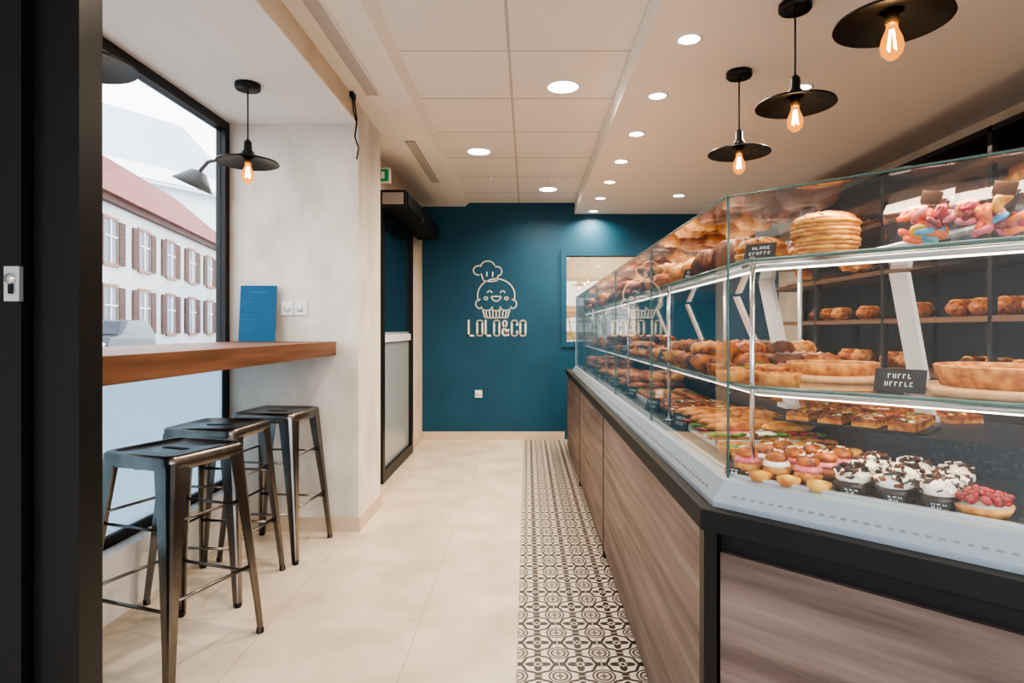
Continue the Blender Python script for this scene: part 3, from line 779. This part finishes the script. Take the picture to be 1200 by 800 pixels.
berry_tart(b,A2(.475,.135,DK),.048,F_red); berry_tart(b,A2(.60,.135,DK),.045,F_red); berry_tart(b,A2(.72,.14,DK),.045,F_pink); berry_tart(b,A2(.84,.14,DK),.045,F_red)
b.fin('berry_tartlets')
b=MB([])
for i in range(3):
    for j in range(3): cream_cake(b,A2(.262+i*.074,.130+j*.075,DK),1.0)
b.fin('black_forest_cakes')
for t in(.02,.27,.345,.415,.55,.70,.82): tag(tagB,A2(t,.0905,DK,U(-.1,.1)),.018,.010)
tagB.fin('price_tags')
M_bag=glassmat('cellophane',(.97,.97,.98),.06,.12)
M_brl=pbr('brown_label',s2l(84,50,30),.6)
def candybag(t,d):
    b=MB([]); T=A2(t,d,Z3+.001,U(-.15,.15))
    for k in range(22):
        c=(U(-.042,.042),U(-.014,.014),U(.016,.075)); m_=rc(F_pink,F_red,F_or,F_cy,F_pink,F_yel,F_or)
        tt=T@TR(c[0],c[1],c[2],U(0,3),1,U(0,3))
        b.tube([(.0125*math.cos(a*.785),.0125*math.sin(a*.785),0) for a in range(8)],.0065,m_,6,tt,closed=True)
    vs=[(-.058,-.03,0),(.058,-.03,0),(.058,.03,0),(-.058,.03,0),(-.062,-.034,.07),(.062,-.034,.07),(.062,.034,.07),(-.062,.034,.07),(-.055,-.004,.118),(.055,-.004,.118),(.055,.004,.118),(-.055,.004,.118)]
    b.add(vs,[(0,1,2,3),(0,1,5,4),(1,2,6,5),(2,3,7,6),(3,0,4,7),(4,5,9,8),(5,6,10,9),(6,7,11,10),(7,4,8,11)],M_bag,False,T)
    b.box(-.018,.018,-.030,-.027,.082,.106,M_brl,T@Matrix.Rotation(.25,4,'Y'))
    b.fin('candy_bag')
candybag(.375,.18); candybag(.485,.18); candybag(.57,.30)
# ------------------------------------------------------------------ back shelving against right wall
M_shw=pbr('shelf_wood',s2l(90,64,44),.5,c2=s2l(118,86,60),scale=(10,1,20))
b=MB([])
sx0,sx1,sy0,sy1=2.32,2.69,1.2,5.9
b.box(sx1-.02,sx1,sy0,sy1,.9,2.2,pbr('shelf_back_dark',s2l(22,34,44),.5))
b.box(sx0,sx1,sy0,sy1,0,.9,M_blackm)
for z in(.9,1.22,1.54,1.86,2.17): b.box(sx0,sx1-.02,sy0,sy1,z,z+.03,M_shw if z<2.1 else M_blackm)
for k in range(6):
    y=sy0+k*(sy1-sy0-.03)/5; b.box(sx0,sx0+.03,y,y+.03,.9,2.2,M_blackm); b.box(sx1-.05,sx1-.02,y,y+.03,.9,2.2,M_blackm)
b.fin('bread_shelving_unit',False)
b=MB([])
for z in(.93,1.25,1.57,1.89):
    y=sy0+.12
    while y<sy1-.12:
        if R()<.3: y+=.2; continue
        if z>1.5: baguette(b,TR(2.49,y,z+.0005,U(-.1,.1)),.30,.035,rc(F_bread,F_crois,F_dark)); y+=.09
        else: loaf(b,TR(2.48,y,z+.0005,U(-.3,.3)),1.1,rc(F_bread,F_dark,F_crois)); y+=.18
b.fin('bread_loaves')
area('shelf_led',(2.30,3.5,2.1),(0,math.radians(-25),0),.02,4.4,3,WARM)
b=MB([]); b.tube([(2.66,.6,2.27),(2.66,6.5,2.27)],.025,M_blackm,10)
for y in(1.,2.5,4,5.5): b.tube([(2.66,y,2.27),(2.70,y,2.27)],.012,M_blackm,8)
b.fin('wall_rail')
b=MB([]); b.box(1.72,2.25,4.6,6.55,0,.88,M_blackm); b.box(1.70,2.27,4.58,6.57,.88,.91,M_alu); b.fin('work_counter')
# ------------------------------------------------------------------ front shopfront behind camera
b=MB([])
for x_ in(-1.72,-.6,.75,2.62): b.box(x_-.03,x_+.03,YF-.06,YF,0,2.7,M_black)
b.box(-1.75,2.65,YF-.06,YF,2.35,2.42,M_black); b.fin('window_front',False)

# ------------------------------------------------------------------ exterior
M_asph=pbr('asphalt',(.16,.16,.165),.9,c2=(.2,.2,.2),scale=(3,3,3))
M_render=pbr('white_render',(.50,.49,.48),.9,c2=(.60,.58,.57),scale=(.6,.6,.6))
M_pale=pbr('pale_render',(.80,.80,.80),.9)
M_roof=pbr('red_roof_tiles',s2l(110,56,46),.8,c2=s2l(152,92,78),scale=(3,3,10))
M_shut=pbr('brown_shutters',s2l(98,70,64),.8)
M_pane=pbr('far_window_pane',(.08,.10,.13),.2)
M_stone=pbr('stone_trim',s2l(160,120,104),.9)
b=MB([]); b.box(-90,-1.85,-20,110,-.2,-.1,M_asph); b.box(-1.85,8,-20,YF-.07,-.2,-.1,M_asph); b.fin('street_ground',False)
b=MB([]); b.box(-4.2,-1.86,-10,30,-.1,-.03,pbr('pavement',(.4,.39,.38),.9)); b.fin('pavement_slab',False)
ang=math.atan2(.22,1)
TH=Matrix.Translation((-17,25,-.1))@Matrix.Rotation(ang,4,'Z')
b=MB([]); LN,LF=-12,22; EH=6.8; RH=11.0
b.box(-9,0,LN,LF,0,EH,M_render,TH)
vs=[(.5,LN-.3,EH-.15),(.5,LF+.3,EH-.15),(-4.5,LF+.3,RH),(-4.5,LN-.3,RH),(-9.5,LN-.3,EH-.15),(-9.5,LF+.3,EH-.15)]
b.add(vs,[(0,1,2,3),(3,2,5,4),(0,3,4),(1,5,2),(0,4,5,1)],M_roof,False,TH)
b.box(.0,.25,LN,LF,EH-.4,EH-.15,M_shut,TH)
y=LN+1.5
while y<LF-1:
    for z,h in((4.0,1.75),(1.1,1.9)):
        b.box(0,.03,y-.6,y+.6,z,z+h,M_pane,TH); b.box(.02,.07,y-.05,y+.05,z,z+h,M_pale,TH); b.box(.02,.07,y-.6,y+.6,z+h*.6,z+h*.6+.06,M_pale,TH)
        b.box(0,.06,y-.70,y-.6,z-.1,z+h+.1,M_stone,TH); b.box(0,.06,y+.6,y+.70,z-.1,z+h+.1,M_stone,TH)
        b.box(0,.07,y-.7,y+.7,z+h,z+h+.14,M_stone,TH); b.box(0,.09,y-.7,y+.7,z-.14,z,M_stone,TH)
        for s_ in(-1,1):
            b.box(.03,.09,y+s_*1.03-.3,y+s_*1.03+.3,z-.03,z+h+.03,M_shut,TH)
            for q in range(8): b.box(.085,.105,y+s_*1.03-.24,y+s_*1.03+.24,z+.08+q*.2,z+.12+q*.2,M_shut,TH)
    y+=3.5
b.fin('townhouse_across_street')
b=MB([]); TG=Matrix.Translation((-56,66,-.1))@Matrix.Rotation(-.5,4,'Z')@Matrix.Scale(1.35,4)
b.box(-10,10,0,14,0,13,M_pale,TG)
b.add([(-10.6,-.3,12.8),(10.6,-.3,12.8),(0,-.3,21),(-10.6,14,12.8),(10.6,14,12.8),(0,14,21)],[(0,1,2),(3,5,4),(0,2,5,3),(1,4,5,2),(0,3,4,1)],M_pale,False,TG)
M_slate=pbr('grey_slate',(.5,.5,.52),.8)
b.add([(-11,-.6,12.4),(-11,14.3,12.4),(0,14.3,21.3),(0,-.6,21.3)],[(0,1,2,3)],M_slate,False,TG); b.add([(11,-.6,12.4),(11,14.3,12.4),(0,14.3,21.3),(0,-.6,21.3)],[(0,1,2,3)],M_slate,False,TG)
for xx in(-6,-2,2,6):
    for z in(3,7,10): b.box(xx-.5,xx+.5,-.05,0,z,z+1.6,M_pane,TG)
b.fin('gabled_house')
M_carp=pbr('car_paint',(.10,.115,.13),.4,coat=.3)
b=MB([]); TCc=Matrix.Translation((-15.4,22.6,-.1))@Matrix.Rotation(ang,4,'Z')
prof=[(-2.1,.35),(-2.15,.75),(-2.0,.98),(-1.15,1.08),(-.55,1.58),(1.2,1.66),(1.95,1.15),(2.1,.95),(2.12,.35)]
Tm=TCc@Matrix(((0,0,1,0),(1,0,0,0),(0,1,0,0),(0,0,0,1)))
b.prism(prof,-.85,.85,M_carp,Tm)
gl=[(-1.05,1.12),(-.5,1.53),(1.15,1.6),(1.75,1.15)]
b.prism(gl,-.86,.86,M_pane,Tm)
b.add([(-.72,-1.17,1.12),(.72,-1.17,1.12),(.62,-.62,1.56),(-.62,-.62,1.56)],[(0,1,2,3)],M_pane,False,TCc)
for sx in(-.8,.8):
    for sy in(-1.35,1.35): b.tube([(sx-.1,sy,.32),(sx+.1,sy,.32)],.32,M_blackm,20,TCc); b.tube([(sx-.11,sy,.32),(sx+.11,sy,.32)],.18,M_alu,14,TCc)
for sx in(-.6,.6): b.ell((sx,-2.12,.75),(.18,.05,.1),M_white_pl,12,8,TCc)
b.fin('parked_car')
b=MB([])
b.tube([(-1.80,4.0,2.26),(-1.95,4.0,2.30),(-2.08,4.0,2.27),(-2.14,4.0,2.20)],.012,M_blackm,8)
b.lathe([(.02,.06),(.05,.05),(.09,.0),(.13,-.05),(.125,-.05),(.085,.0),(.045,.045)],M_shade,24,TR(-2.16,4.0,2.16,0,1,0,math.radians(25)),cap=False)
b.box(-1.81,-1.80,3.95,4.05,2.2,2.32,M_blackm)
b.fin('exterior_sign_lamp')

# ------------------------------------------------------------------ world + camera
w=bpy.data.worlds.new('World'); sc.world=w; w.use_nodes=True
bg=w.node_tree.nodes['Background']; bg.inputs[0].default_value=(.86,.93,1,1); bg.inputs[1].default_value=4.2
cam=bpy.data.cameras.new('Camera'); cam.sensor_width=36; cam.lens=F/1200*36; cam.shift_x=-18/1200; cam.shift_y=-14/1200; cam.clip_start=.02; cam.clip_end=300
o=bpy.data.objects.new('Camera',cam); sc.collection.objects.link(o); o.location=(0,0,H); o.rotation_euler=(math.radians(90),0,0)
sc.camera=o
